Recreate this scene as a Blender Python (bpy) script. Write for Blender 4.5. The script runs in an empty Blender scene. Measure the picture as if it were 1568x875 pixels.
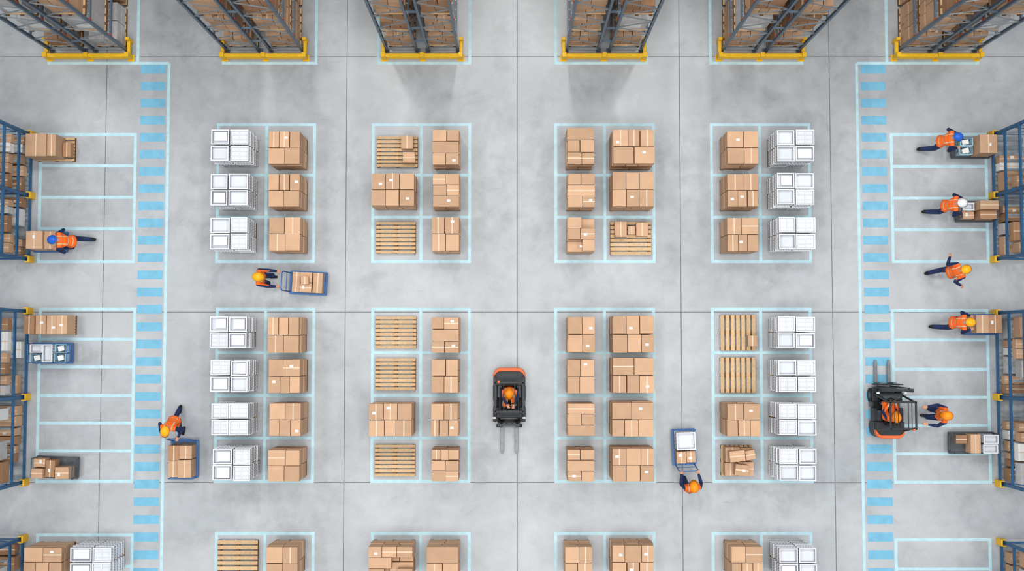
import bpy, math, random
from mathutils import Vector, Matrix
random.seed(11)
R=random.uniform
sc=bpy.context.scene
sc.view_settings.view_transform='Standard'
sc.view_settings.look='None'

# ---------------- camera ----------------
FPX=1750.0; H=35.0; TH=math.atan(90/1750.0); CX,CY=784.0,437.6; OX=0.0
cam=bpy.data.cameras.new('camera'); co=bpy.data.objects.new('camera',cam)
sc.collection.objects.link(co); sc.camera=co
cam.lens=36*FPX/1568.0; cam.sensor_width=36; cam.clip_end=300
co.location=(0,0,H); co.rotation_euler=(TH,0,0)

def W(u,v,z=0.0):
    """photo survey point -> metres on the plan at height z"""
    dx=(u-CX)/FPX; dy=-(v-CY)/FPX
    wy=dy*math.cos(TH)+math.sin(TH); wz=dy*math.sin(TH)-math.cos(TH)
    t=(H-z)/(-wz)
    return (dx*t, wy*t)
NU,NV=784.0,527.6
def rect(u0,u1,v0,v1,h):
    um=(u0+u1)/2; vm=(v0+v1)/2
    x0=W(u0,vm,h if u0<NU else 0)[0]; x1=W(u1,vm,0 if u1<NU else h)[0]
    y1=W(um,v0,h if v0<NV else 0)[1]; y0=W(um,v1,h if v1>NV else 0)[1]
    return x0,x1,y0,y1

# ---------------- materials ----------------
def lin(c):
    return tuple(((x/255)/12.92 if x/255<=0.04045 else ((x/255+0.055)/1.055)**2.4) for x in c)+(1,)
MATS={}
def mat(name,rgb,rough=0.6,metal=0,var=0.12,scale=8,island=0.0,bump=0.0,alpha=1):
    if name in MATS: return MATS[name]
    m=bpy.data.materials.new(name); m.use_nodes=True; nt=m.node_tree; N=nt.nodes; L=nt.links
    b=N['Principled BSDF']; b.inputs['Roughness'].default_value=rough; b.inputs['Metallic'].default_value=metal
    b.inputs['Specular IOR Level'].default_value=.3
    tc=N.new('ShaderNodeTexCoord'); no=N.new('ShaderNodeTexNoise'); no.inputs['Scale'].default_value=scale; no.inputs['Detail'].default_value=5
    L.new(tc.outputs['Object'],no.inputs['Vector'])
    hsv=N.new('ShaderNodeHueSaturation'); hsv.inputs['Color'].default_value=lin(rgb)
    mr=N.new('ShaderNodeMapRange'); mr.inputs['From Min'].default_value=0.3; mr.inputs['From Max'].default_value=0.7
    mr.inputs['To Min'].default_value=1-var; mr.inputs['To Max'].default_value=1+var
    L.new(no.outputs['Fac'],mr.inputs['Value'])
    val=mr.outputs['Result']
    if island>0:
        g=N.new('ShaderNodeNewGeometry'); m2=N.new('ShaderNodeMapRange')
        m2.inputs['To Min'].default_value=1-island; m2.inputs['To Max'].default_value=1+island
        L.new(g.outputs['Random Per Island'],m2.inputs['Value'])
        mu=N.new('ShaderNodeMath'); mu.operation='MULTIPLY'
        L.new(val,mu.inputs[0]); L.new(m2.outputs['Result'],mu.inputs[1]); val=mu.outputs[0]
    L.new(val,hsv.inputs['Value']); L.new(hsv.outputs['Color'],b.inputs['Base Color'])
    if bump>0:
        bp=N.new('ShaderNodeBump'); bp.inputs['Strength'].default_value=bump; bp.inputs['Distance'].default_value=0.01
        L.new(no.outputs['Fac'],bp.inputs['Height']); L.new(bp.outputs['Normal'],b.inputs['Normal'])
    MATS[name]=m; return m
CARD=mat('cardboard',(191,155,125),0.85,var=0.06,scale=3,island=0.14)
CARD2=mat('cardboard_dark',(162,124,94),0.85,var=0.06,scale=3,island=0.16)
TAPE=mat('packing_tape',(214,190,164),0.35,var=0.04)
LABEL=mat('paper_label',(226,226,224),0.6,var=0.03)
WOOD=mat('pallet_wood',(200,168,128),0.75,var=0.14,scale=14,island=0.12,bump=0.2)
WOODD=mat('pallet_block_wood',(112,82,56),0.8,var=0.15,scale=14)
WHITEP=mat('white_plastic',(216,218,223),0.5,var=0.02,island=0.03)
WHITEI=mat('white_plastic_shaded_inner',(207,211,218),0.5,var=0.03,island=0.06)  # same plastic, toned down: shade inside the crate put into the colour
WHITES=mat('white_plastic_shaded_side',(168,174,184),0.5,var=0.03,island=0.05)  # greyer copy of the crate plastic, painting shade between the ribs
WRAP=mat('stretch_wrap',(188,186,186),0.3,var=0.12,island=0.15)
BLUE=mat('blue_steel',(42,94,138),0.45,0.3,var=0.08)
BLUEC=mat('blue_cart_steel',(62,104,160),0.4,0.2,var=0.08)
GREYS=mat('rack_grey_steel',(96,112,128),0.45,0.3,var=0.1)
LGREY=mat('brace_steel',(140,150,158),0.4,0.4,var=0.08)
ORB=mat('rack_beam_orange',(206,88,44),0.5,0.1,var=0.1)
YEL=mat('safety_yellow',(228,178,28),0.5,var=0.06)
BLACK=mat('black_rubber',(24,25,27),0.7,var=0.15)
DARK=mat('forklift_charcoal',(42,44,48),0.45,0.2,var=0.15)
DARK2=mat('forklift_grey',(76,80,86),0.45,0.4,var=0.15)
FORK=mat('fork_steel',(105,108,112),0.4,0.6,var=0.15)
ORANGE=mat('forklift_orange',(222,98,40),0.4,var=0.05)
VEST=mat('hi_vis_orange',(248,108,34),0.8,var=0.08,scale=20,bump=0.3)
BAND=mat('reflective_band',(206,196,166),0.5,var=0.05)
NAVY=mat('navy_workwear',(32,46,84),0.85,var=0.2,scale=18,bump=0.3)
SHOE=mat('boot_leather',(28,26,26),0.6,var=0.2)
SKIN=mat('skin',(206,150,120),0.55,var=0.04,scale=30)
HAIR=mat('hair_brown',(52,36,26),0.7,var=0.3,scale=60)
EYE=mat('eye_dark',(30,26,24),0.2,var=0.0)
EYEW=mat('eye_white',(235,233,230),0.3,var=0.0)
LIP=mat('lips',(168,98,88),0.5,var=0.02)
HELM={'yellow':mat('helmet_yellow',(250,178,28),0.3,var=0.02),'orange':mat('helmet_orange',(255,148,24),0.3,var=0.02),
      'blue':mat('helmet_blue',(36,98,200),0.3,var=0.02),'white':mat('helmet_white',(230,232,235),0.3,var=0.02)}
PALEB=mat('pale_blue_plastic',(160,196,214),0.5,var=0.05)
LINE=mat('floor_line_paint',(176,210,220),0.6,var=0.09,scale=5)
STRIPE=mat('walkway_stripe_paint',(112,174,203),0.6,var=0.10,scale=4)
JOINT=mat('joint_filler',(112,116,120),0.8,var=0.2)
WALLM=mat('wall_panel',(196,200,204),0.8,var=0.04,scale=1)

# ---------------- mesh builder ----------------
class MB:
    def __init__(s): s.v=[];s.f=[];s.m=[];s.mats=[];s.M=Matrix.Identity(4)
    def mi(s,m):
        if m not in s.mats: s.mats.append(m)
        return s.mats.index(m)
    def add(s,vs,fs,m):
        o=len(s.v); s.v+= [tuple(s.M@Vector(p)) for p in vs]; k=s.mi(m)
        for f in fs: s.f.append([i+o for i in f]); s.m.append(k)
    def box(s,c,d,m,rz=0,rx=0,ry=0,taper=1):
        T=Matrix.Translation(c)@Matrix.Rotation(rz,4,'Z')@Matrix.Rotation(ry,4,'Y')@Matrix.Rotation(rx,4,'X')
        x,y,z=d[0]/2,d[1]/2,d[2]/2
        P=[(-x,-y,-z),(x,-y,-z),(x,y,-z),(-x,y,-z),(-x*taper,-y*taper,z),(x*taper,-y*taper,z),(x*taper,y*taper,z),(-x*taper,y*taper,z)]
        s.add([T@Vector(p) for p in P],[(0,3,2,1),(4,5,6,7),(0,1,5,4),(1,2,6,5),(2,3,7,6),(3,0,4,7)],m)
    def bb(s,x0,x1,y0,y1,z0,z1,m): s.box(((x0+x1)/2,(y0+y1)/2,(z0+z1)/2),(abs(x1-x0),abs(y1-y0),abs(z1-z0)),m)
    def bar(s,a,b,w,h,m):
        a=Vector(a);b=Vector(b);d=b-a;L=d.length
        if L<1e-6:return
        q=d.to_track_quat('Z','Y').to_matrix().to_4x4(); T=Matrix.Translation((a+b)/2)@q
        x,y,z=w/2,h/2,L/2
        P=[(-x,-y,-z),(x,-y,-z),(x,y,-z),(-x,y,-z),(-x,-y,z),(x,-y,z),(x,y,z),(-x,y,z)]
        s.add([T@Vector(p) for p in P],[(0,3,2,1),(4,5,6,7),(0,1,5,4),(1,2,6,5),(2,3,7,6),(3,0,4,7)],m)
    def cyl(s,a,b,r,m,n=12,r2=None):
        a=Vector(a);b=Vector(b);d=b-a; r2=r if r2 is None else r2
        q=d.to_track_quat('Z','Y').to_matrix().to_4x4(); T=Matrix.Translation(a)@q; L=d.length
        vs=[];
        for z,rr in((0,r),(L,r2)):
            for i in range(n):
                t=2*math.pi*i/n; vs.append(T@Vector((rr*math.cos(t),rr*math.sin(t),z)))
        fs=[(i,(i+1)%n,n+(i+1)%n,n+i) for i in range(n)]+[tuple(range(n-1,-1,-1)),tuple(range(n,2*n))]
        s.add(vs,fs,m)
    def tube(s,pts,r,m,n=8):
        for a,b in zip(pts[:-1],pts[1:]): s.cyl(a,b,r,m,n)
        for p in pts[1:-1]: s.ell(p,(r,r,r),m,6,8)
    def ell(s,c,r,m,nu=8,nv=12,Mx=None):
        vs=[];T=Matrix.Translation(c)@(Mx or Matrix.Identity(4))
        vs.append(T@Vector((0,0,r[2])))
        for i in range(1,nu):
            p=math.pi*i/nu
            for j in range(nv):
                t=2*math.pi*j/nv; vs.append(T@Vector((r[0]*math.sin(p)*math.cos(t),r[1]*math.sin(p)*math.sin(t),r[2]*math.cos(p))))
        vs.append(T@Vector((0,0,-r[2])))
        fs=[(0,1+j,1+(j+1)%nv) for j in range(nv)]
        for i in range(nu-2):
            for j in range(nv):
                a=1+i*nv+j;b=1+i*nv+(j+1)%nv; fs.append((a,a+nv,b+nv,b))
        e=len(vs)-1;o=1+(nu-2)*nv
        fs+=[(e,o+(j+1)%nv,o+j) for j in range(nv)]
        s.add(vs,fs,m)
    def prism(s,poly,z0,z1,m,inset=0):
        n=len(poly); cx=sum(p[0] for p in poly)/n; cy=sum(p[1] for p in poly)/n
        k=1-inset
        vs=[(p[0],p[1],z0) for p in poly]+[(cx+(p[0]-cx)*k,cy+(p[1]-cy)*k,z1) for p in poly]
        fs=[(i,(i+1)%n,n+(i+1)%n,n+i) for i in range(n)]+[tuple(range(n-1,-1,-1)),tuple(range(n,2*n))]
        s.add(vs,fs,m)
    def build(s,name,parent=None,bevel=0,smooth=False):
        me=bpy.data.meshes.new(name); me.from_pydata(s.v,[],s.f)
        for m in s.mats: me.materials.append(m)
        me.polygons.foreach_set('material_index',s.m); me.update()
        if smooth: me.polygons.foreach_set('use_smooth',[True]*len(me.polygons))
        o=bpy.data.objects.new(name,me); sc.collection.objects.link(o)
        if parent: o.parent=parent
        if bevel>0:
            b=o.modifiers.new('bevel','BEVEL'); b.width=bevel; b.segments=2; b.limit_method='ANGLE'
        return o
def empty(name,loc=(0,0,0),rz=0):
    e=bpy.data.objects.new(name,None); e.empty_display_size=0.2; e.location=loc; e.rotation_euler=(0,0,rz)
    sc.collection.objects.link(e); return e

# ---------------- floor ----------------
def floor_mat():
    m=bpy.data.materials.new('polished_concrete'); m.use_nodes=True; nt=m.node_tree;N=nt.nodes;L=nt.links
    b=N['Principled BSDF']; tc=N.new('ShaderNodeTexCoord'); b.inputs['Specular IOR Level'].default_value=.42
    def noise(scale,det,dist=0,rough=0.6,sc3=None):
        n=N.new('ShaderNodeTexNoise'); n.inputs['Scale'].default_value=scale;n.inputs['Detail'].default_value=det
        n.inputs['Distortion'].default_value=dist; n.inputs['Roughness'].default_value=rough
        if sc3:
            mp=N.new('ShaderNodeMapping'); mp.inputs['Scale'].default_value=sc3[0]; mp.inputs['Rotation'].default_value=(0,0,sc3[1])
            L.new(tc.outputs['Object'],mp.inputs['Vector']); L.new(mp.outputs['Vector'],n.inputs['Vector'])
        else: L.new(tc.outputs['Object'],n.inputs['Vector'])
        return n
    n1=noise(0.32,8,0.2,0.60); n2=noise(2.2,8,0.2,0.62); n3=noise(30,4); n4=noise(0.6,6,0.5,0.65)
    n5=noise(1.0,5,.8,.6,((.5,9,1),.5)); n6=noise(1.0,5,.8,.6,((9,.5,1),-.35))
    r1=N.new('ShaderNodeValToRGB'); r1.color_ramp.elements[0].position=0.32; r1.color_ramp.elements[1].position=0.68
    r1.color_ramp.elements[0].color=lin((153,158,163)); r1.color_ramp.elements[1].color=lin((176,180,184))
    L.new(n1.outputs['Fac'],r1.inputs['Fac'])
    def mul(col,fac,lo,hi,a=0.35,bb=0.65):
        mr=N.new('ShaderNodeMapRange'); mr.inputs['From Min'].default_value=a; mr.inputs['From Max'].default_value=bb
        mr.inputs['To Min'].default_value=lo; mr.inputs['To Max'].default_value=hi; L.new(fac,mr.inputs['Value'])
        mx=N.new('ShaderNodeMix'); mx.data_type='RGBA'; mx.blend_type='MULTIPLY'; mx.inputs[0].default_value=1
        L.new(col,mx.inputs[6]); L.new(mr.outputs['Result'],mx.inputs[7]); return mx.outputs[2]
    c=mul(r1.outputs['Color'],n2.outputs['Fac'],0.92,1.05)
    c=mul(c,n3.outputs['Fac'],0.97,1.03)
    c=mul(c,n4.outputs['Fac'],0.83,1.0,0.32,0.46)
    c=mul(c,n5.outputs['Fac'],0.84,1.0,0.27,0.33)
    c=mul(c,n6.outputs['Fac'],0.87,1.0,0.26,0.32)
    L.new(c,b.inputs['Base Color'])
    mr=N.new('ShaderNodeMapRange'); mr.inputs['From Min'].default_value=.3; mr.inputs['From Max'].default_value=.7
    mr.inputs['To Min'].default_value=0.25; mr.inputs['To Max'].default_value=0.32
    L.new(n2.outputs['Fac'],mr.inputs['Value']); L.new(mr.outputs['Result'],b.inputs['Roughness'])
    return m
fb=MB(); fb.bb(-26,26,-22,26,-0.2,0,floor_mat()); fb.build('floor')
for nm,a in (('wall_west',(-26.2,-26,-22,26)),('wall_east',(26,26.2,-22,26)),('wall_north',(-26.2,26.2,26,26.2)),('wall_south',(-26.2,26.2,-22.2,-22))):
    wb=MB(); wb.bb(a[0],a[1],a[2],a[3],-.2,12,WALLM); wb.build(nm)

# joints
jb=MB()
for u in (157,528.5,792,1043,1275): 
    x=W(u,480)[0]; jb.bb(x-.012,x+.012,-16,24,-0.001,0.002,JOINT)
for v in (87,478.5,739.5):
    y=W(784,v)[1]; jb.bb(-24,24,y-.012,y+.012,-0.001,0.0025,JOINT)
jb.build('floor_expansion_joints')

# markings
lb=MB(); LW=0.09
def grid(us,vs,vr):
    xs=[W(u,vr)[0] for u in us]; ys=[W(784,v)[1] for v in vs]
    for i,y in enumerate(ys): lb.bb(min(xs)-LW/2,max(xs)+LW/2,y-LW/2,y+LW/2,0,0.005,LINE)
    for x in xs: lb.bb(x-LW/2,x+LW/2,min(ys),max(ys),0,0.0046,LINE)
for us in ((333,407.5,481),(571,645,719),(851,926,1001),(1090,1164,1240)):
    grid(us,(191,268.5,333,401),300)
for us in ((331,405.5,479.5),(570,644,718.5),(851,926,1001.5),(1092,1166,1242)):
    grid(us,(474,540.5,606,671.5,738),606)
    grid(us,(818,887,955),850)
grid((206,61),(206,254,302.5,350.5,401),300)
grid((204,59),(474,520,562.5,606,648.5,691,738),606)
grid((202,57),(820,868,916),850)
grid((1366,1511),(206,255,303.5,352,401),300)
grid((1368.5,1514),(476,521,566,609,652,695.5,739),606)
grid((1372,1516),(827,872,917),850)
# rack outlines
y97=W(784,97)[1]
for a,b in ((75,211),(342,484),(580,719.5),(851,990),(1088,1228),(1358,1497)):
    xa=W(a,97)[0]; xb=W(b,97)[0]
    lb.bb(xa-LW/2,xb+LW/2,y97-LW/2,y97+LW/2,0,0.005,LINE)
    for x in (xa,xb): lb.bb(x-LW/2,x+LW/2,y97,16,0,0.0046,LINE)
xl=W(253,484)[0]; xr=W(1317.5,484)[0]
for x in (xl,xr): lb.bb(x-LW/2,x+LW/2,-14,y97,0,0.005,LINE)
lb.bb(W(211,97)[0],xl,y97-LW/2,y97+LW/2,0,0.0045,LINE); lb.bb(xr,W(1358,97)[0],y97-LW/2,y97+LW/2,0,0.0045,LINE)
lb.build('floor_marking_lines')
sb=MB()
yy=W(784,106)[1]; pitch=0.532
xa,xb=W(209.5,484)[0],W(248,484)[0]; xc,xd=W(1323.5,484)[0],W(1362,484)[0]
for i in range(38):
    y=yy-i*pitch
    sb.bb(xa,xb,y-.135,y+.135,0,0.003,STRIPE); sb.bb(xc,xd,y-.135,y+.135,0,0.003,STRIPE)
sb.build('pedestrian_walkway_stripes')

# ---------------- pallets & loads ----------------
def pallet(mb,x0,x1,y0,y1,z=0,vert=False,nb=7):
    hz=0.144
    if not vert:
        d=(y1-y0); bw=d/nb*0.72
        for i in range(nb):
            yc=y0+bw/2+(d-bw)*i/(nb-1); mb.bb(x0,x1,yc-bw/2,yc+bw/2,z+hz-.022,z+hz,WOOD)
        for k in range(3):
            xc=x0+.05+((x1-x0)-.1)*k/2
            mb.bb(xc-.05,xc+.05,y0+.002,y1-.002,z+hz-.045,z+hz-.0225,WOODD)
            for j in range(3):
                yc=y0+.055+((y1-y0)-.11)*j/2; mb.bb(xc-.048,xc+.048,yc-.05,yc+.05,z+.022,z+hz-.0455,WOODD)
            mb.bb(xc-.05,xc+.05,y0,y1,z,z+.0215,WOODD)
    else:
        d=(x1-x0); bw=d/nb*0.72
        for i in range(nb):
            xc=x0+bw/2+(d-bw)*i/(nb-1); mb.bb(xc-bw/2,xc+bw/2,y0,y1,z+hz-.022,z+hz,WOOD)
        for k in range(3):
            yc=y0+.05+((y1-y0)-.1)*k/2
            mb.bb(x0+.002,x1-.002,yc-.05,yc+.05,z+hz-.045,z+hz-.0225,WOODD)
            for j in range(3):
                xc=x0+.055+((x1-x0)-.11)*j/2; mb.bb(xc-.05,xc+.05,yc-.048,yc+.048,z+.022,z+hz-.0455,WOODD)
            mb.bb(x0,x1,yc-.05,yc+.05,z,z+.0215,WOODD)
def carton(mb,x0,x1,y0,y1,z0,z1,m=None,rz=0,tape=True,label=False):
    m=m or CARD
    c=((x0+x1)/2,(y0+y1)/2,(z0+z1)/2); dx,dy=x1-x0,y1-y0
    mb.box(c,(dx,dy,z1-z0),m,rz=rz)
    if tape:
        if dx>=dy: mb.box((c[0],c[1],z1+.0015),(dx+.004,.034,.003),TAPE,rz=rz)
        else: mb.box((c[0],c[1],z1+.0015),(.034,dy+.004,.003),TAPE,rz=rz)
    if label:
        mb.box((c[0]+dx*R(-.2,.2),c[1]+dy*R(-.25,.25),z1+.002),(.10,.07,.004),LABEL,rz=rz)
def layer(mb,x0,x1,y0,y1,z0,z1,nr,ncs,m=None,top=False,skip=0):
    d=(y1-y0)/nr
    for r in range(nr):
        nc=ncs[r%len(ncs)]
        cuts=[x0]
        for i in range(1,nc): cuts.append(x0+(x1-x0)*(i/nc+R(-.05,.05)/nc*2))
        cuts.append(x1)
        for i in range(nc):
            if top and R(0,1)<skip: continue
            j=.016
            carton(mb,cuts[i]+R(.003,j),cuts[i+1]-R(.003,j),y0+d*r+R(.003,j),y0+d*(r+1)-R(.003,j),z0,z1-.004+(R(-.03,0) if top else 0),m,
                   tape=top and R(0,1)<.4,label=top and R(0,1)<.2)
def carton_stack(x0,x1,y0,y1,h,name='palletised_cartons',skip=0,kind='sq',cols=None,vert=False,mixed=False):
    mb=MB(); pallet(mb,x0+.02,x1-.02,y0+.02,y1-.02,0,vert)
    nl=4; z=.146; lh=(h-z)/nl
    for l in range(nl):
        if kind=='wide': ncs=random.choice([(3,3),(3,2),(2,3)]) ; nr=2
        elif kind=='nar': ncs=random.choice([(2,1),(2,2),(1,2),(3,2)]); nr=random.choice([2,3])
        else: ncs=random.choice([(2,3),(3,2),(2,2)]); nr=2
        if cols and l==nl-1: nr,ncs=cols
        if l==0: ox=oy=0
        else: ox=R(-.014,.014); oy=R(-.014,.014)
        layer(mb,x0+ox,x1+ox,y0+oy,y1+oy,z+l*lh,z+(l+1)*lh,nr,ncs,top=(l==nl-1) or (skip>0 and l==nl-2),skip=skip if l==nl-1 else 0)
    return mb.build(name,bevel=.006)
def crate(mb,x0,x1,y0,y1,z0,z1,lid=False):
    t=.022; r=.016
    a,b,c,d=x0+r,x1-r,y0+r,y1-r
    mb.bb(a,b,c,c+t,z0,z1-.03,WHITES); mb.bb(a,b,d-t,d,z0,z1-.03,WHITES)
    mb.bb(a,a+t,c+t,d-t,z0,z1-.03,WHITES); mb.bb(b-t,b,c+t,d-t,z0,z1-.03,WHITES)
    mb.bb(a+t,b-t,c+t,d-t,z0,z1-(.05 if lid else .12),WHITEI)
    w=.035
    mb.bb(x0,x1,y0,y0+w,z1-.03,z1,WHITEP); mb.bb(x0,x1,y1-w,y1,z1-.03,z1,WHITEP)
    mb.bb(x0,x0+w,y0+w,y1-w,z1-.03,z1,WHITEP); mb.bb(x1-w,x1,y0+w,y1-w,z1-.03,z1,WHITEP)
    mb.bb(x0+.004,x1-.004,y0+.004,y1-.004,z0,z0+.03,WHITEP)
    for k in range(1,6):
        x=a+(b-a)*k/6; mb.bb(x-.012,x+.012,y0+.002,y0+r,z0,z1-.03,WHITEP); mb.bb(x-.012,x+.012,y1-r,y1-.002,z0,z1-.03,WHITEP)
    for k in range(1,5):
        y=c+(d-c)*k/5; mb.bb(x0+.002,x0+r,y-.012,y+.012,z0,z1-.03,WHITEP); mb.bb(x1-r,x1-.002,y-.012,y+.012,z0,z1-.03,WHITEP)
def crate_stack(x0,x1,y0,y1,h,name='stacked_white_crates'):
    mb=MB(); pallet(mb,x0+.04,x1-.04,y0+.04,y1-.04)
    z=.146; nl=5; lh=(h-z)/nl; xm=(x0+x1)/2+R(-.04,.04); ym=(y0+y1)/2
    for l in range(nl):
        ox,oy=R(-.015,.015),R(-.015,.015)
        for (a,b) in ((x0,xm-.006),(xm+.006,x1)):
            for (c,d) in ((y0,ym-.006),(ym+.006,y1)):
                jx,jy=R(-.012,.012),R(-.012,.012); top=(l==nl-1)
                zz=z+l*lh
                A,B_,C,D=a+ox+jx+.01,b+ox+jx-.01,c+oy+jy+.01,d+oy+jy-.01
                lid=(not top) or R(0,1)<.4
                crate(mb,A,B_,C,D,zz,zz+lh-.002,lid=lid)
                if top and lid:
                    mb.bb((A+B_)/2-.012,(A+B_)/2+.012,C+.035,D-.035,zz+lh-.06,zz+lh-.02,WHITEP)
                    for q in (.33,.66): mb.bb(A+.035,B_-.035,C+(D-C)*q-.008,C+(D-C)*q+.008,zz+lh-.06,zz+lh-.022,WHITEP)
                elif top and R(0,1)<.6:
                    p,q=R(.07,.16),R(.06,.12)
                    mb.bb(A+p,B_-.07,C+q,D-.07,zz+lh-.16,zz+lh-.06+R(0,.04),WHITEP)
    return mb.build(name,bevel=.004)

rb=[(201,262),(266,325),(333,390),(486,541),(550,603),(615,669),(683,738),(826,889)]
rw=[(198,258),(265,323),(333,388),(485,534),(551,601),(615,668),(681,737),(827,888)]
# group A
for i in range(8):
    if i<7:
        u0=[323,322,321,320,322,322,325][i]
        crate_stack(*rect(u0,u0+74,rw[i][0],rw[i][1],1.4),1.4)
    u0=[411,411,411,410,411,412,410,407][i]
    carton_stack(*rect(u0,u0+61,rb[i][0],rb[i][1],1.35),1.35)
def empty_pallet(u0,u1,v0,v1,vert=False,boxes=(),name='wooden_pallet'):
    x0,x1,y0,y1=rect(u0,u1,v0,v1,.144); mb=MB(); pallet(mb,x0,x1,y0,y1,0,vert,nb=8 if not vert else 7)
    for (a,b,c,d,h) in boxes:
        X0=x0+(x1-x0)*a;X1=x0+(x1-x0)*b;Y0=y0+(y1-y0)*c;Y1=y0+(y1-y0)*d
        carton(mb,X0,X1,Y0,Y1,.146,.146+h,tape=True,label=False)
    return mb.build(name,bevel=.004)
empty_pallet(333,396,827,890)
# group B
empty_pallet(577,640,209,257,boxes=[(.62,.9,.55,.97,.3),(.66,.95,.1,.45,.22)],name='pallet_with_loose_carton')
carton_stack(*rect(568,640,265,323,1.35),1.35,kind='wide',cols=(2,(3,3)))
empty_pallet(576,637,340,389)
empty_pallet(575,638,485,534); empty_pallet(575,637,549,598)
carton_stack(*rect(565,637,615,669,1.35),1.35,kind='wide',cols=(2,(3,3)))
empty_pallet(574,636,681,730)
carton_stack(*rect(563,637,826,889,1.35),1.35,kind='wide',skip=.3,cols=(3,(3,2,3)))
for i in range(8):
    w=[44,44,45,45,44,45,45,52][i]; u1=[706,706,706,706,705,705,705,705][i]
    carton_stack(*rect(u1-w,u1,rb[i][0]-(3 if i==0 else 0),rb[i][1],1.3),1.3,kind='nar',cols=[(3,(2,1,2)),(3,(1,2,2)),(2,(2,2)),(3,(2,1,2)),(2,(2,2)),(2,(3,2)),(3,(2,2,3)),(2,(2,1))][i])
# group C
for i in range(8):
    u0=[865,866,866,866,866,866,866,862][i]
    carton_stack(*rect(u0,u0+45,rb[i][0]-(5 if i==0 else 0),rb[i][1],1.3),1.3,kind='nar',skip=.3 if i==2 else 0,cols=[(3,(2,2,1)),(3,(2,1,2)),(3,(2,2,2)),(2,(2,2)),(2,(2,2)),(3,(1,2,1)),(3,(2,1,2)),(2,(2,2))][i])
    if i!=2: carton_stack(*rect(932,1002,rb[i][0]-2,rb[i][1],1.35),1.35,kind='wide',cols=random.choice([(2,(3,3)),(2,(3,2)),(2,(2,3))]))
empty_pallet(934,997,340,391,boxes=[(.1,.38,.52,.98,.25),(.62,.9,.55,.95,.22),(.42,.6,.6,.85,.15)],name='pallet_with_loose_cartons')
# group D
for i in range(8):
    u0=[1173,1173,1175,1175,1175,1176,1176,1177][i]
    crate_stack(*rect(u0,u0+74,rw[i][0],rw[i][1],1.4),1.4)
for i,(a,b) in {0:(1101,1162),1:(1101,1162),2:(1101,1162),5:(1101,1165),7:(1107,1168)}.items():
    carton_stack(*rect(a,b,rb[i][0],rb[i][1],1.35),1.35)
empty_pallet(1102,1157,483,537,True,boxes=[(.74,1.0,.12,.42,.22)],name='pallet_with_loose_carton')
empty_pallet(1102,1157,548,602,True)
mb=MB(); x0,x1,y0,y1=rect(1103,1160,682,734,.9); pallet(mb,x0,x1,y0,y1,0,True)
for (a,b,c,d,z0,z1,rz) in ((.05,.5,.5,.98,.146,.6,0),(.52,.95,.55,.95,.146,.5,.06),(.05,.4,.05,.46,.146,.5,0),(.45,.95,.05,.5,.146,.55,0),(.12,.6,.55,.9,.61,.95,.1),(.3,.72,.1,.45,.56,.9,-.12),(.65,.95,.6,.9,.51,.8,.2)):
    carton(mb,x0+(x1-x0)*a,x0+(x1-x0)*b,y0+(y1-y0)*c,y0+(y1-y0)*d,z0,z1,rz=rz,label=R(0,1)<.3)
mb.build('pallet_of_mixed_cartons',bevel=.006)
# left bay loads
mb=MB(); x0,x1,y0,y1=rect(40,117,204,248,.9); pallet(mb,x0,x1,y0,y1)
carton(mb,x0,x0+.62,y0+.02,y1-.02,.146,.95); carton(mb,x0+.63,x1-.28,y0+.04,y1-.03,.146,.9)
carton(mb,x1-.26,x1-.02,y0+.1,y1-.2,.146,.4,CARD2)
mb.build('pallet_of_cartons',bevel=.006)
mb=MB(); x0,x1,y0,y1=rect(36,118,483,513,.8); pallet(mb,x0,x1,y0,y1)
for k in range(4):
    w=(x1-x0)/4; carton(mb,x0+w*k+.01,x0+w*(k+1)-.01,y0+.01,y1-.01,.146,.7+R(-.06,.1),CARD2 if k==0 else CARD,label=k>0)
mb.build('pallet_of_cartons',bevel=.006)
x0,x1,y0,y1=rect(36,117,829,885,1.15); carton_stack(x0,x1,y0,y1,1.15,kind='wide')
x0,x1,y0,y1=rect(106,193,827,885,1.3); crate_stack(x0,x1,y0,y1,1.3)

# ---------------- racks ----------------
def load(mb,x0,x1,y0,y1,z,h,style=None):
    """one palletised load with its pallet"""
    pallet(mb,x0,x1,y0,y1,z,nb=5); z+=.146
    s=style or random.choice(['c','c','c','d','w','m'])
    if s=='w':
        mb.bb(x0+.03,x1-.03,y0+.03,y1-.03,z,z+h*R(.8,1),WRAP); 
        mb.bb(x0+.2,x1-.2,y0+.02,y0+.03,z+.2,z+.5,LABEL)
        return
    nl=3; lh=h/nl
    for l in range(nl):
        if l==nl-1 and R(0,1)<.2: break
        layer(mb,x0+R(0,.04),x1-R(0,.04),y0+R(0,.03),y1-R(0,.03),z+l*lh,z+(l+1)*lh,random.choice([2,2,3]),(random.choice([2,3]),2),m={'c':CARD,'d':CARD2,'m':random.choice([CARD,WRAP,CARD2])}[s],top=(l==nl-1))
def frame(mb,xa,xb,y,z1,m,mb2,w=.09):
    for x in (xa,xb):
        mb.box((x,y,z1/2),(w*.3,w,z1),m); mb.box((x+(.03 if x==xa else -.03),y-w*.45,z1/2),(.055,.012,z1),m); mb.box((x+(.03 if x==xa else -.03),y+w*.45,z1/2),(.055,.012,z1),m)
        mb.box((x,y,.01),(.16,.16,.02),m)
    z=.25;s=0
    while z+.6<z1:
        a,b=(xa,xb) if s==0 else (xb,xa)
        mb.bar((a,y,z),(b,y,z+.6),.028,.028,mb2); s=1-s; z+=.6
    mb.bar((xa,y,.25),(xb,y,.25),.035,.035,mb2); mb.bar((xa,y,z),(xb,y,z),.035,.035,mb2)
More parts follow.
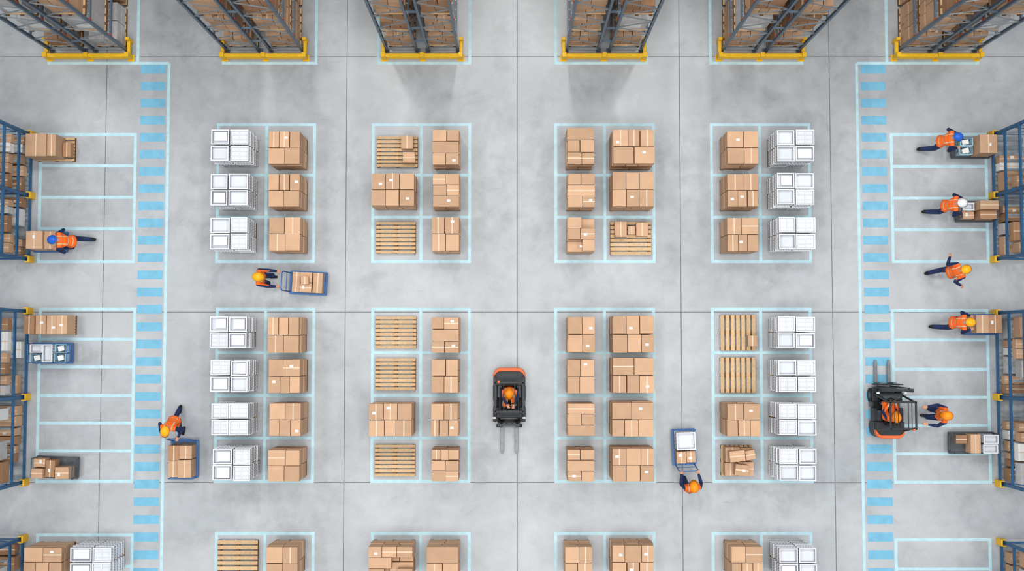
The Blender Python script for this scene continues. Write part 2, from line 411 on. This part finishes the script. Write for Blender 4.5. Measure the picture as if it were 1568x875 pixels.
def double_rack(u0,u1):
    x0=W(u0,82)[0]+.06; x1=W(u1,82)[0]-.06; y0=9.02
    dp=(x1-x0-.32)/2
    root=empty('pallet_rack',(0,0,0))
    fr=MB(); lo=MB()
    levels=[1.65,3.3,4.95,6.6]; zt=8.2; ys=[y0+.06,y0+2.8,y0+5.6]
    for (a,b) in ((x0+.05,x0+dp),(x1-dp,x1-.05)):
        for y in ys: frame(fr,a,b,y,zt,GREYS,LGREY)
        for z in levels:
            for x in (a,b):
                for ya,yb in zip(ys[:-1],ys[1:]):
                    fr.box((x,(ya+yb)/2,z),(.05,yb-ya-.1,.11),GREYS)
                    fr.box((x,ya+.06,z),(.06,.03,.2),ORB); fr.box((x,yb-.06,z),(.06,.03,.2),ORB)
            for ya,yb in zip(ys[:-1],ys[1:]):
                n=9
                for k in range(n):
                    y=ya+.2+(yb-ya-.4)*k/(n-1); fr.box(((a+b)/2,y,z+.065),(b-a,.04,.02),LGREY)
        for z in [0]+levels:
            for ya,yb in zip(ys[:-1],ys[1:]):
                for k in range(2):
                    L=(yb-ya-.3)/2; yy=ya+.13+k*(L+.06)
                    load(lo,a+.06,b-.06,yy,yy+L-.04,z+(.08 if z>0 else 0.0),R(1.0,1.25))
    for y in ys:
        for z in (1.2,2.6,4.2,5.8): fr.bar((x0+dp,y,z),(x1-dp,y,z),.05,.05,GREYS)
    fr.build('rack_frame',root); lo.build('rack_stored_goods',root)
    g=MB()
    yb=y0-.16
    g.bb(x0-.06,x1+.06,yb-.06,yb+.06,.28,.42,YEL); g.bb(x0-.06,x1+.06,yb-.05,yb+.05,.06,.18,YEL)
    for x in (x0-.02,(x0+x1)/2,x1+.02):
        g.box((x,yb,.24),(.13,.14,.48),YEL); g.box((x,yb,.01),(.2,.22,.02),YEL)
    for x in (x0-.03,x1+.03):
        g.box((x,yb+.25,.24),(.1,.42,.14),YEL); g.box((x,yb+.5,.24),(.12,.1,.48),YEL)
    g.build('end_guard',root,bevel=.01)
for a,b in ((75,203),(343,471),(587,708),(861,987),(1098,1228),(1367,1497)): double_rack(a,b)

def side_rack(vs,side):
    root=empty('shelving_rack'); fr=MB(); lo=MB()
    xf=side*14.78; xb=side*15.9
    ys=[W(784,v)[1] for v in vs]; zt=5.2; levels=[.14,1.0,2.0,3.2,4.4]
    for y in ys: frame(fr,min(xf,xb),max(xf,xb),y,zt,BLUE,BLUE)
    for ya,yb in zip(ys[1:],ys[:-1]):
        for z in levels:
            for x in (xf,xb): fr.box((x,(ya+yb)/2,z),(.05,yb-ya-.1,.1),BLUE)
            n=7
            for k in range(n):
                y=ya+.12+(yb-ya-.24)*k/(n-1); fr.box(((xf+xb)/2,y,z+.03),(1.05,.06,.02),LGREY)
        fr.bar((xf,ya,2.6),(xb,yb,2.6),.04,.04,BLUE)
        for zi,z in enumerate(levels[:4]):
            y=ya+.12
            while y<yb-.35:
                L=min(R(.3,.65),yb-.1-y)
                if L<.2: break
                if R(0,1)<(.82 if z<2.5 else .5):
                    h=min(R(.35,.8),levels[zi+1]-z-.15)
                    hh=R(.25,max(.3,h)); depth=R(.5,.95)
                    a=xf+side*R(.04,.16) ; b=a+side*depth
                    m=random.choice([CARD,CARD,CARD2,CARD2,LABEL,WRAP])
                    if R(0,1)<.5 and L>.4:
                        carton(lo,min(a,b),max(a,b),y,y+L/2-.01,z+.045,z+.045+hh,m); carton(lo,min(a,b),max(a,b),y+L/2+.01,y+L-.02,z+.045,z+.045+hh*R(.6,1),CARD,label=True)
                    else: carton(lo,min(a,b),max(a,b),y,y+L-.02,z+.045,z+.045+hh,m,label=R(0,1)<.4)
                y+=L+.04
    fr.build('rack_frame',root); lo.build('stored_cartons',root)
    g=MB()
    for y in ys:
        x=xf-side*.09
        g.box((x,y,.2),(.05,.2,.4),YEL); g.box((x+side*.06,y-.09,.2),(.12,.03,.4),YEL); g.box((x+side*.06,y+.09,.2),(.12,.03,.4),YEL)
    g.build('upright_guards',root,bevel=.008)
side_rack((208,301,398),-1); side_rack((477,608,738),-1); side_rack((824,955),-1)
side_rack((208,301,398),1); side_rack((480,608,740),1); side_rack((829,960),1)

# ---------------- workers ----------------
def voxel(mb,vox,smooth=4,fac=.5):
    o=mb.build('tmp_vox'); 
    r=o.modifiers.new('r','REMESH'); r.mode='VOXEL'; r.voxel_size=vox; r.use_smooth_shade=True
    s=o.modifiers.new('s','SMOOTH'); s.iterations=smooth; s.factor=fac
    dg=bpy.context.evaluated_depsgraph_get(); dg.update()
    me=bpy.data.meshes.new_from_object(o.evaluated_get(dg))
    old=o.data; bpy.data.objects.remove(o); bpy.data.meshes.remove(old)
    me.materials.clear()
    me.polygons.foreach_set('use_smooth',[True]*len(me.polygons))
    return me
def cap(mb,a,b,ra,rb):
    mb.cyl(a,b,ra,SKIN,14,rb); mb.ell(a,(ra,)*3,SKIN,8,14); mb.ell(b,(rb,)*3,SKIN,8,14)
def hand_mesh(sx):
    mb=MB()
    for k in range(4):
        cap(mb,(sx*(-.028+k*.019),.02,0),(sx*(-.03+k*.02),.085,0),.013,.0115)
    cap(mb,(0,-.03,0),(0,.03,0),.026,.03)
    lens=[(.036,.024,.020),(.042,.028,.021),(.040,.026,.020),(.030,.020,.017)]
    for k in range(4):
        p=Vector((sx*(-.031+k*.0205),.09,0)); ang=0.35+.05*k
        for j,L in enumerate(lens[k]):
            d=Vector((0,math.cos(ang),-math.sin(ang))); q=p+d*L; r=.0088-.0008*j; cap(mb,p,q,r,r-.0006); p=q; ang+=.85
    p=Vector((sx*-.03,.02,-.004))
    for d,L,r in ((Vector((sx*-.7,.6,-.35)),.04,.0125),(Vector((sx*-.3,.75,-.6)),.032,.0105),(Vector((sx*.1,.7,-.75)),.026,.009)):
        q=p+d.normalized()*L; cap(mb,p,q,r,r-.001); p=q
    me=voxel(mb,.0045,2); me.materials.append(SKIN); me.name='hand'; return me
HANDS={-1:hand_mesh(-1),1:hand_mesh(1)}  # thumb side faces the body's centre line
def head_mesh():
    mb=MB()
    mb.ell((0,-.012,.03),(.076,.092,.092),SKIN,12,18)
    mb.ell((0,.018,-.035),(.060,.070,.078),SKIN,12,18)
    mb.ell((0,.050,-.088),(.030,.030,.026),SKIN)
    cap(mb,(0,.086,.005),(0,.104,-.028),.008,.013)
    mb.ell((0,.086,-.06),(.026,.012,.010),SKIN)
    for s in(-1,1):
        mb.ell((s*.030,.074,-.018),(.018,.016,.018),SKIN)
        cap(mb,(s*.014,.083,.026),(s*.045,.070,.026),.009,.008)
        mb.ell((s*.077,-.008,-.012),(.010,.020,.032),SKIN,8,10)
    cap(mb,(0,-.02,-.06),(0,-.035,-.16),.058,.056)
    me=voxel(mb,.007,2); me.materials.append(SKIN)
    mb=MB()
    for s in(-1,1):
        mb.ell((s*.030,.081,.006),(.013,.009,.008),EYEW); mb.ell((s*.030,.088,.006),(.006,.004,.006),EYE)
    mb.ell((0,.094,-.062),(.024,.006,.003),LIP); mb.ell((0,.093,-.068),(.019,.006,.004),LIP)
    mb.ell((0,-.028,.005),(.080,.086,.078),HAIR,10,16)
    for s in(-1,1): mb.box((s*.076,.02,.0),(.006,.02,.05),HAIR)
    o=mb.build('facial_features',smooth=True); f=o.data; bpy.data.objects.remove(o)
    return me,f
HEAD,FACE=head_mesh()
def helmet_mesh(m):
    mb=MB(); nv=28; nu=9; vs=[];fs=[]
    ax,ay,az=.122,.146,.122
    vs.append((0,-.005,.04+az))
    for i in range(1,nu+1):
        p=(math.pi/2)*i/nu
        for j in range(nv):
            t=2*math.pi*j/nv; vs.append((ax*math.sin(p)*math.cos(t),-.005+ay*math.sin(p)*math.sin(t),.04+az*math.cos(p)))
    fs=[(0,1+j,1+(j+1)%nv) for j in range(nv)]
    for i in range(nu-1):
        for j in range(nv):
            a=1+i*nv+j;b=1+i*nv+(j+1)%nv; fs.append((a,a+nv,b+nv,b))
    base=1+(nu-1)*nv; o2=len(vs)
    for j in range(nv):
        t=2*math.pi*j/nv; s=math.sin(t); e=.014+(.05*max(0,s)**2); vs.append(((ax+e*.7)*math.cos(t),-.005+(ay+e)*s,.033-.012*max(0,s)))
    for j in range(nv): fs.append((base+j,o2+j,o2+(j+1)%nv,base+(j+1)%nv))
    o3=len(vs)
    for j in range(nv):
        x,y,z=vs[base+j]; vs.append((x*.95,y*.95,z-.012))
    for j in range(nv): fs.append((o2+j,o3+j,o3+(j+1)%nv,o2+(j+1)%nv))
    mb.add(vs,fs,m)
    for x,w in((0,.014),(-.045,.009),(.045,.009)):
        pts=[(x,-.005+ay*math.cos(q)*.93,.04+az*math.sin(q)*math.sqrt(max(0,1-(x/ax)**2))+.002) for q in [math.pi*(.12+.76*k/8) for k in range(9)]]
        for a,b in zip(pts[:-1],pts[1:]): mb.bar(a,b,w,.010,m)
    mb.tube([(-.085,.02,.03),(-.066,.03,-.06),(0,.055,-.115),(.066,.03,-.06),(.085,.02,.03)],.004,BLACK,6)
    o=mb.build('helmet',smooth=True); f=o.data; bpy.data.objects.remove(o); return f
HM={k:helmet_mesh(m) for k,m in HELM.items()}
def ik(a,c,l1,l2,pole):
    a=Vector(a);c=Vector(c);d=c-a;D=d.length
    if D>l1+l2-.004: d=d.normalized()*(l1+l2-.004); c=a+d; D=d.length
    x=(l1*l1-l2*l2+D*D)/(2*D); h=math.sqrt(max(0,l1*l1-x*x)); n=d.normalized()
    p=Vector(pole); p=(p-n*p.dot(n)).normalized()
    return a+n*x+p*h,c
def seg_t(p,a,b):
    d=b-a; t=max(0,min(1,(p-a).dot(d)/max(1e-9,d.dot(d)))); return (p-(a+d*t)).length,t
def worker(x,y,heading,hel,lean=.2,side=0,step=.3,feetx=.1,pz=.9,py=0,lh=(-.25,.45,1.0),rh=(.25,.45,1.0),z0=0,look=-.25,seated=False,name='warehouse_worker',twist=0,hyaw=0,lf=None,rf=None):
    root=empty(name,(x,y,z0),math.radians(heading-90))
    if not seated: root.scale=(1.05,)*3
    pel=Vector((0,py,pz))
    up=Vector((math.sin(side)*math.cos(lean),math.sin(lean),math.cos(lean)*math.cos(side))).normalized()
    rt=Vector((math.cos(twist),math.sin(twist),0)); rt=(rt-up*rt.dot(up)).normalized(); fw=up.cross(rt).normalized()
    def fm(r,f,u): return Matrix((r,f,u)).transposed().to_4x4()
    TF=fm(rt,fw,up)
    chest=pel+up*.33; nb=pel+up*.51; belly=pel+up*.12
    shL=nb-rt*.19-up*.035; shR=nb+rt*.19-up*.035
    hipL=pel+Vector((-.09,0,-.03)); hipR=pel+Vector((.09,0,-.03))
    if seated: aL,aR=Vector((-.14,.48,pz-.42)),Vector((.14,.48,pz-.42))
    else: aL,aR=Vector((-feetx,step,.095)),Vector((feetx,-step,.095+(.05 if step>.2 else 0)))
    if lf: aL=Vector(lf)
    if rf: aR=Vector(rf)
    kL,aL=ik(hipL,aL,.44,.43,(-.1,1,.2)); kR,aR=ik(hipR,aR,.44,.43,(.1,1,.2))
    eL,wL=ik(shL,lh,.285,.26,(-.6,-.3,-1)); eR,wR=ik(shR,rh,.285,.26,(.6,-.3,-1))
    mb=MB()
    mb.ell(pel,(.168,.128,.135),SKIN,10,18,TF); mb.ell(belly,(.160,.124,.17),SKIN,10,18,TF)
    mb.ell(chest,(.184,.134,.20),SKIN,10,18,TF); mb.ell(nb-up*.06-fw*.012,(.170,.110,.10),SKIN,10,18,TF)
    cap(mb,shL,nb-up*.02,.070,.075); cap(mb,shR,nb-up*.02,.070,.075)
    cap(mb,nb-up*.02,nb+up*.07,.064,.055)
    for h,k,a in((hipL,kL,aL),(hipR,kR,aR)):
        cap(mb,h,k,.100,.074); cap(mb,k,k.lerp(a,.4),.072,.071); cap(mb,k.lerp(a,.4),a,.071,.058)
    for s,e,w in((shL,eL,wL),(shR,eR,wR)):
        cap(mb,s,e,.066,.052); cap(mb,e,e.lerp(w,.35),.052,.050); cap(mb,e.lerp(w,.35),w,.050,.037)
    feet=[]
    for a,k in((aL,kL),(aR,kR)):
        raised=a.z>.12 and not seated
        toe=a+Vector((0,.15,-.055 if not raised else -.10)); heel=a+Vector((0,-.035,-.045))
        ball=a+Vector((0,.10,-.05 if not raised else -.085))
        cap(mb,a,heel,.05,.045); cap(mb,heel,ball,.044,.046); cap(mb,ball,toe,.046,.038); cap(mb,a,ball,.05,.045)
        feet.append((heel,toe))
    me=voxel(mb,.013,3)
    for m in (NAVY,VEST,BAND,SHOE,SKIN): me.materials.append(m)
    segs=[(pel-up*.02,nb,'T'),(nb,nb+up*.1,'N')]
    segs+=[(hipL,kL,'L'),(kL,aL,'L'),(hipR,kR,'L'),(kR,aR,'L'),(shL,eL,'A'),(eL,wL,'A'),(shR,eR,'A'),(eR,wR,'A')]
    segs+=[(h,t,'S') for h,t in feet]
    rad={'T':.15,'N':.055,'L':.08,'A':.055,'S':.05}
    for p in me.polygons:
        c=p.center; best=None
        for a,b,k in segs:
            d,t=seg_t(c,a,b); d-=rad[k]
            if best is None or d<best[0]: best=(d,t,k)
        rel=c-pel; hx=rel.dot(rt); hz=rel.dot(up); k=best[2]
        i=0
        onT=(hz>-.08 and hz<.58 and abs(hx)<.215 and (k in 'T' or (k=='L' and hz>-.02) or (k=='A' and abs(hx)<.21 and hz>.3) or (k=='N' and hz<.535)))
        if onT:
            i=1
            if .06<hz<.095 or .235<hz<.265: i=2
            elif .265<=hz and .10<abs(hx)<.122: i=2
        elif k=='N': i=4
        elif k=='S' or (k=='L' and (c-aL).length<.075) or (k=='L' and (c-aR).length<.075): i=3
        p.material_index=i
    body=bpy.data.objects.new('body',me); sc.collection.objects.link(body); body.parent=root
    for s,e,w in((-1,eL,wL),(1,eR,wR)):
        d=(w-e).normalized(); z=Vector((0,0,1))
        if abs(d.z)>=.9: z=Vector((s*1.0,0,0))
        z=(z-d*z.dot(d)).normalized(); xx=d.cross(z)
        Mh=Matrix.Translation(w+d*.02)@fm(xx,d,z)
        h=bpy.data.objects.new('hand_left' if s<0 else 'hand_right',HANDS[s]); sc.collection.objects.link(h); h.parent=root; h.matrix_local=Mh
    hc=nb+up*.09+Vector((0,.02,.12))
    HMx=Matrix.Translation(hc)@Matrix.Rotation(hyaw,4,'Z')@Matrix.Rotation(look-lean*.35,4,'X')
    for nm,d in(('head',HEAD),('facial_features',FACE),('hard_hat',HM[hel])):
        o=bpy.data.objects.new(nm,d); sc.collection.objects.link(o); o.parent=root; o.matrix_local=HMx
    return root

# ---------------- carts ----------------
def cart(x,y,heading,L,Wd,col=BLUEC,loads=(),name='platform_trolley',handle=True,rails=True):
    root=empty(name,(x,y,0),math.radians(heading-90)); mb=MB()
    mb.bb(-Wd/2,Wd/2,-L/2,L/2,.20,.235,col); mb.bb(-Wd/2+.04,Wd/2-.04,-L/2+.04,L/2-.04,.2352,.242,DARK2)
    for s in(-1,1):
        mb.bb(s*Wd/2-.02,s*Wd/2+.02,-L/2,L/2,.16,.25,col); mb.bb(-Wd/2,Wd/2,s*(L/2)-.02,s*(L/2)+.02,.16,.248,col)
        for t in(-1,1):
            mb.cyl((s*(Wd/2-.09)-.02,t*(L/2-.12),.075),(s*(Wd/2-.09)+.02,t*(L/2-.12),.075),.075,BLACK,16)
            mb.cyl((s*(Wd/2-.09)-.024,t*(L/2-.12),.075),(s*(Wd/2-.09)+.024,t*(L/2-.12),.075),.03,LGREY,10)
            mb.box((s*(Wd/2-.09),t*(L/2-.12),.17),(.07,.07,.05),LGREY)
    if handle:
        w=Wd*.42
        mb.tube([(-w,-L/2,.24),(-w,-L/2-.10,.92),(-w+.05,-L/2-.12,1.0),(w-.05,-L/2-.12,1.0),(w,-L/2-.10,.92),(w,-L/2,.24)],.018,col,10)
        mb.tube([(-w,-L/2-.05,.6),(w,-L/2-.05,.6)],.012,col,8)
    if rails:
        w=Wd*.46
        mb.tube([(-w,L/2,.24),(-w,L/2,.62),(w,L/2,.62),(w,L/2,.24)],.014,col,8)
    mb.build('trolley_frame',root)
    lo=MB()
    for (a,b,c,d,z0,z1,m,rz) in loads:
        X0=-Wd/2+Wd*a;X1=-Wd/2+Wd*b;Y0=-L/2+L*c;Y1=-L/2+L*d
        if m is WHITEP: crate(lo,X0,X1,Y0,Y1,z0,z1)
        elif m is PALEB:
            t=.02
            lo.bb(X0,X1,Y0,Y0+t,z0,z1,m); lo.bb(X0,X1,Y1-t,Y1,z0,z1,m); lo.bb(X0,X0+t,Y0+t,Y1-t,z0,z1,m); lo.bb(X1-t,X1,Y0+t,Y1-t,z0,z1,m)
            lo.bb(X0+t,X1-t,Y0+t,Y1-t,z0,z0+.02,m)
            lo.box(((X0+X1)/2,(Y0+Y1)/2,z0+.15),((X1-X0)*.6,(Y1-Y0)*.5,.24),LABEL,rz=.2)
        else: carton(lo,X0,X1,Y0,Y1,z0,z1,m,rz=rz,label=R(0,1)<.3)
    if loads: lo.build('trolley_load',root,bevel=.005)
    return root
B=.244
cart(-14.08,3.12,180,1.0,.6,loads=[(.06,.94,.1,.44,B,.85,CARD,0),(.06,.94,.47,.95,B,.95,CARD,0)])
worker(-13.16,3.08,183,'blue',lean=.45,step=.33,pz=.87,lh=(-.22,.40,.98),rh=(.22,.40,.98))
cart(-6.2,1.86,-3,1.1,.68,loads=[(.06,.94,.12,.34,B,.62,CARD,0),(.06,.5,.36,.66,B,.72,CARD,.03),(.52,.94,.36,.66,B,.7,CARD,0),(.06,.94,.69,.95,B,.66,CARD,0),(.25,.6,.4,.6,.73,.9,CARD,.1)])
worker(-7.50,1.97,-3,'yellow',lean=.10,step=.12,pz=.9,lh=(-.22,.46,1.0),rh=(.22,.46,1.0))
cart(-9.9,-3.47,-90,1.1,.8,loads=[(.05,.5,.1,.45,B,.75,CARD,0),(.52,.95,.1,.5,B,.7,CARD2,0),(.05,.55,.48,.95,B,.8,CARD,.02),(.57,.95,.52,.95,B,.66,CARD,0)])
worker(-10.03,-2.25,-100,'yellow',lean=.42,step=.30,pz=.86,lh=(-.24,.42,1.0),rh=(.26,.40,1.0))
cart(5.2,-3.1,92,1.05,.68,loads=[(.08,.92,.45,.95,B,.72,WHITEP,0),(.1,.5,.06,.4,B,.6,CARD,0),(.53,.92,.08,.4,B,.55,CARD,0)])
worker(5.27,-4.27,92,'orange',lean=.18,step=.18,pz=.9,lh=(-.24,.40,1.0),rh=(.24,.40,1.0))
cart(14.05,6.02,0,1.15,.62,DARK2,loads=[(.05,.95,.5,.95,B,.95,CARD,0),(.1,.5,.1,.45,B,.6,PALEB,0),(.52,.92,.1,.45,B,.55,PALEB,0)])
worker(12.88,6.10,0,'blue',lean=.33,step=.34,pz=.87,lh=(-.22,.40,1.0),rh=(.22,.40,1.0))
cart(14.12,4.05,0,1.1,.6,DARK2,loads=[(.05,.5,.45,.95,B,.85,CARD,0),(.52,.95,.5,.95,B,.7,CARD2,0),(.1,.5,.08,.4,B,.55,WHITEP,0),(.55,.92,.1,.4,B,.5,CARD,0)])
worker(12.98,4.15,-2,'white',lean=.30,step=.32,pz=.87,lh=(-.22,.42,1.0),rh=(.22,.42,1.0))
worker(13.10,2.15,12,'yellow',lean=.22,step=-.36,pz=.87,lh=(-.42,.02,1.02),rh=(.42,.15,.98),twist=.25)
cart(14.22,.60,0,.92,.6,BLUEC,loads=[(.05,.95,.1,.5,B,.9,CARD,0),(.05,.95,.52,.95,B,.85,CARD2,0)])
worker(13.15,.64,0,'yellow',lean=.30,step=.34,pz=.87,lh=(-.2,.42,1.0),rh=(.2,.42,1.0))
worker(12.72,-2.08,176,'orange',lean=.12,step=.1,pz=.9,lh=(-.3,.42,1.15),rh=(.2,.42,1.05))
cart(13.9,-2.98,0,1.35,.62,DARK2,loads=[(.05,.48,.62,.95,B,.75,WHITEP,0),(.52,.95,.62,.95,B,.7,WHITEP,0),(.05,.95,.36,.58,B,.65,CARD,0),(.1,.5,.08,.32,B,.5,CARD2,0)])
cart(-13.95,-.27,180,1.2,.6,BLUEC,loads=[(.05,.48,.05,.35,B,.6,PALEB,0),(.52,.95,.05,.35,B,.55,PALEB,0),(.05,.95,.37,.62,B,.66,WHITEP,0),(.05,.48,.64,.95,B,.6,PALEB,0),(.52,.95,.64,.95,B,.62,WHITEP,0)])
cart(-13.74,-3.72,178,1.25,.62,DARK2,loads=[(.05,.6,.08,.4,B,.7,CARD,.05),(.1,.9,.44,.66,B,.62,CARD2,0),(.05,.5,.68,.95,B,.75,CARD,0),(.55,.95,.68,.95,B,.6,CARD,0)])

# ---------------- forklift ----------------
def forklift(x,y,heading,sc_=1.0,drv=0,forkl=.85):
    root=empty('forklift',(x,y,0),math.radians(heading-90)); root.scale=(sc_,)*3
    b=MB()
    def rr(w,y0,y1,r,n=6):
        pts=[(w,y1),( -w,y1)]
        for k in range(n+1):
            t=math.pi+ (math.pi/2)*k/n; pts.append((-w+r+r*math.cos(t),y0+r+r*math.sin(t)*1.0))
        for k in range(n+1):
            t=1.5*math.pi+(math.pi/2)*k/n; pts.append((w-r+r*math.cos(t),y0+r+r*math.sin(t)))
        return pts
    b.prism(rr(.48,-.87,-.35,.22),.16,.66,DARK,.0)
    b.prism(rr(.485,-.88,-.60,.23),.66,.84,ORANGE,.03)
    b.prism(rr(.46,-.78,-.34,.20),.66,.88,DARK,.03)
    b.bb(-.40,.40,-.36,.52,.18,.34,DARK)
    for s in(-1,1):
        b.bb(s*.36,s*.49,-.34,.10,.34,.66,DARK); b.bb(s*.40,s*.485,.12,.30,.22,.36,DARK2)
        b.prism([(s*.30,.32),(s*.49,.32),(s*.49,.74),(s*.30,.74)][::s],.50,.56,DARK)
    b.bb(-.36,.36,-.34,.02,.34,.62,DARK2)
    b.bb(-.38,.38,.02,.46,.34,.37,BLACK)
    b.bb(-.38,.38,.46,.60,.34,.98,DARK)
    b.box((0,.44,.98),(.56,.16,.08),DARK2,rx=-.3)
    b.box((0,-.16,.68),(.46,.44,.10),BLACK); b.box((0,-.38,.93),(.44,.10,.46),BLACK,rx=.12)
    for s in(-1,1): b.box((s*.25,-.14,.82),(.05,.30,.04),BLACK)
    b.build('body',root,bevel=.015)
    s=MB()
    c=Vector((-.05,.30,1.02)); T=Matrix.Rotation(.45,4,'X'); pts=[]
    for k in range(17):
        t=2*math.pi*k/16; pts.append(c+T@Vector((.15*math.cos(t),.15*math.sin(t),0)))
    s.tube(pts,.014,BLACK,8)
    s.cyl(c,c+Vector((.02,.16,-.16)),.02,BLACK); 
    for k in range(3):
        t=2*math.pi*k/3; s.cyl(c,c+T@Vector((.15*math.cos(t),.15*math.sin(t),0)),.009,BLACK,6)
    for k in range(3): s.cyl((.18+.05*k,.42,1.0),(.18+.05*k,.38,1.14),.008,BLACK,6); 
    for k in range(3): s.ell((.18+.05*k,.38,1.15),(.016,)*3,BLACK,6,8)
    s.build('controls',root)
    g=MB()
    for q in(-1,1):
        g.bar((q*.43,-.62,.85),(q*.40,-.46,2.06),.055,.055,DARK); g.bar((q*.42,.56,.50),(q*.40,.34,2.06),.055,.055,DARK)
        g.bar((q*.40,-.50,2.08),(q*.40,.38,2.08),.05,.06,DARK)
        g.box((q*.44,.60,1.0),(.09,.05,.09),LABEL)
    g.bar((-.42,-.48,2.08),(.42,-.48,2.08),.06,.06,DARK); g.bar((-.42,.36,2.08),(.42,.36,2.08),.06,.06,DARK)
    for k in (-.27,-.16,.16,.27): g.bar((k,-.48,2.08),(k,.36,2.08),.022,.03,DARK)
    g.cyl((.3,-.5,2.10),(.3,-.5,2.2),.035,ORANGE,12)
    g.build('overhead_guard',root,bevel=.006)
    m=MB()
    for q in(-1,1):
        m.box((q*.30,.72,1.12),(.07,.11,1.95),DARK); m.box((q*.25,.745,1.12),(.03,.07,1.90),DARK2)
        m.box((q*.21,.77,1.15),(.05,.08,1.85),DARK)
        m.cyl((q*.16,.72,.2),(q*.16,.72,1.7),.028,FORK,12); m.bar((q*.08,.78,.5),(q*.08,.78,1.95),.03,.012,DARK2)
        m.bar((q*.33,.68,.95),(q*.36,.40,.55),.05,.05,DARK2)
    for z in(.22,1.15,2.06): m.box((0,.72,z),(.66,.05,.08),DARK)
    m.box((0,.78,2.0),(.46,.06,.06),DARK2)
    for z in(.28,.62): m.box((0,.86,z),(.78,.05,.10),DARK)
    for q in(-.36,-.18,0,.18,.36): m.box((q,.87,.62),(.022,.03,.75),DARK)
    m.box((0,.87,1.0),(.76,.03,.03),DARK)
    for q in(-1,1):
        m.box((q*.22,.905,.38),(.11,.04,.62),FORK)
        fs=[(q*.22-.055,.89),(q*.22+.055,.89),(q*.22+.055,.9+forkl-.12),(q*.22+.03,.9+forkl),(q*.22-.03,.9+forkl),(q*.22-.055,.9+forkl-.12)]
        m.prism(fs,.06,.10,FORK)
    m.build('mast_and_forks',root,bevel=.004)
    w=MB()
    for q in(-1,1):
        for (yy,r,wd) in((.50,.23,.15),(-.56,.19,.14)):
            xx=q*(.405 if yy>0 else .36)
            w.cyl((xx-wd/2,yy,r),(xx+wd/2,yy,r),r,BLACK,24); w.cyl((xx-wd/2-.006,yy,r),(xx+wd/2+.006,yy,r),r*.5,DARK2,16)
    w.build('wheels',root)
    a=math.radians(heading)
    wx=x+math.cos(a)*(-.20)*sc_+math.sin(a)*drv; wy=y+math.sin(a)*(-.20)*sc_-math.cos(a)*drv
    worker(wx,wy,heading,'orange',lean=.04,pz=.85*sc_,seated=True,lh=(-.16-drv,.38,1.10),rh=(.08-drv,.38,1.10),look=-.1,name='forklift_driver',lf=(-.14,.42,.46),rf=(.14,.42,.46))
forklift(-.08,-1.58,-90)
forklift(11.28,-2.0,90,.92,drv=-.06,forkl=.74)

# ---------------- lighting ----------------
w=bpy.data.worlds.new('hall_ambient'); sc.world=w; w.use_nodes=True
bg=w.node_tree.nodes['Background']; bg.inputs[0].default_value=(.92,.96,1.0,1); bg.inputs[1].default_value=.28
def lamp(x,y,sx,sy,e,z=37):
    l=bpy.data.lights.new('ceiling_and_fill_light','AREA'); l.shape='RECTANGLE'; l.size=sx; l.size_y=sy; l.energy=e; l.color=(1,.99,.97)
    o=bpy.data.objects.new('ceiling_and_fill_light',l); o.location=(x,y,z); sc.collection.objects.link(o)
for x in (-24,24):
    for y in (-14,2): lamp(x,y,8,8,1900)  # broad fill lamps, added to brighten the sides of the hall
for x in (-8,0.2,8):
    for y in (-14,0): lamp(x,y,6.0,10.0,1700)  # lamp rows widened into soft fill, added for even light
for x in (-24,24): lamp(x,18,4,6,1600)
lamp(-8,16.6,1.2,2.6,1600); lamp(8,16.6,1.2,2.6,1600); lamp(.2,20.5,1.0,5,2500)
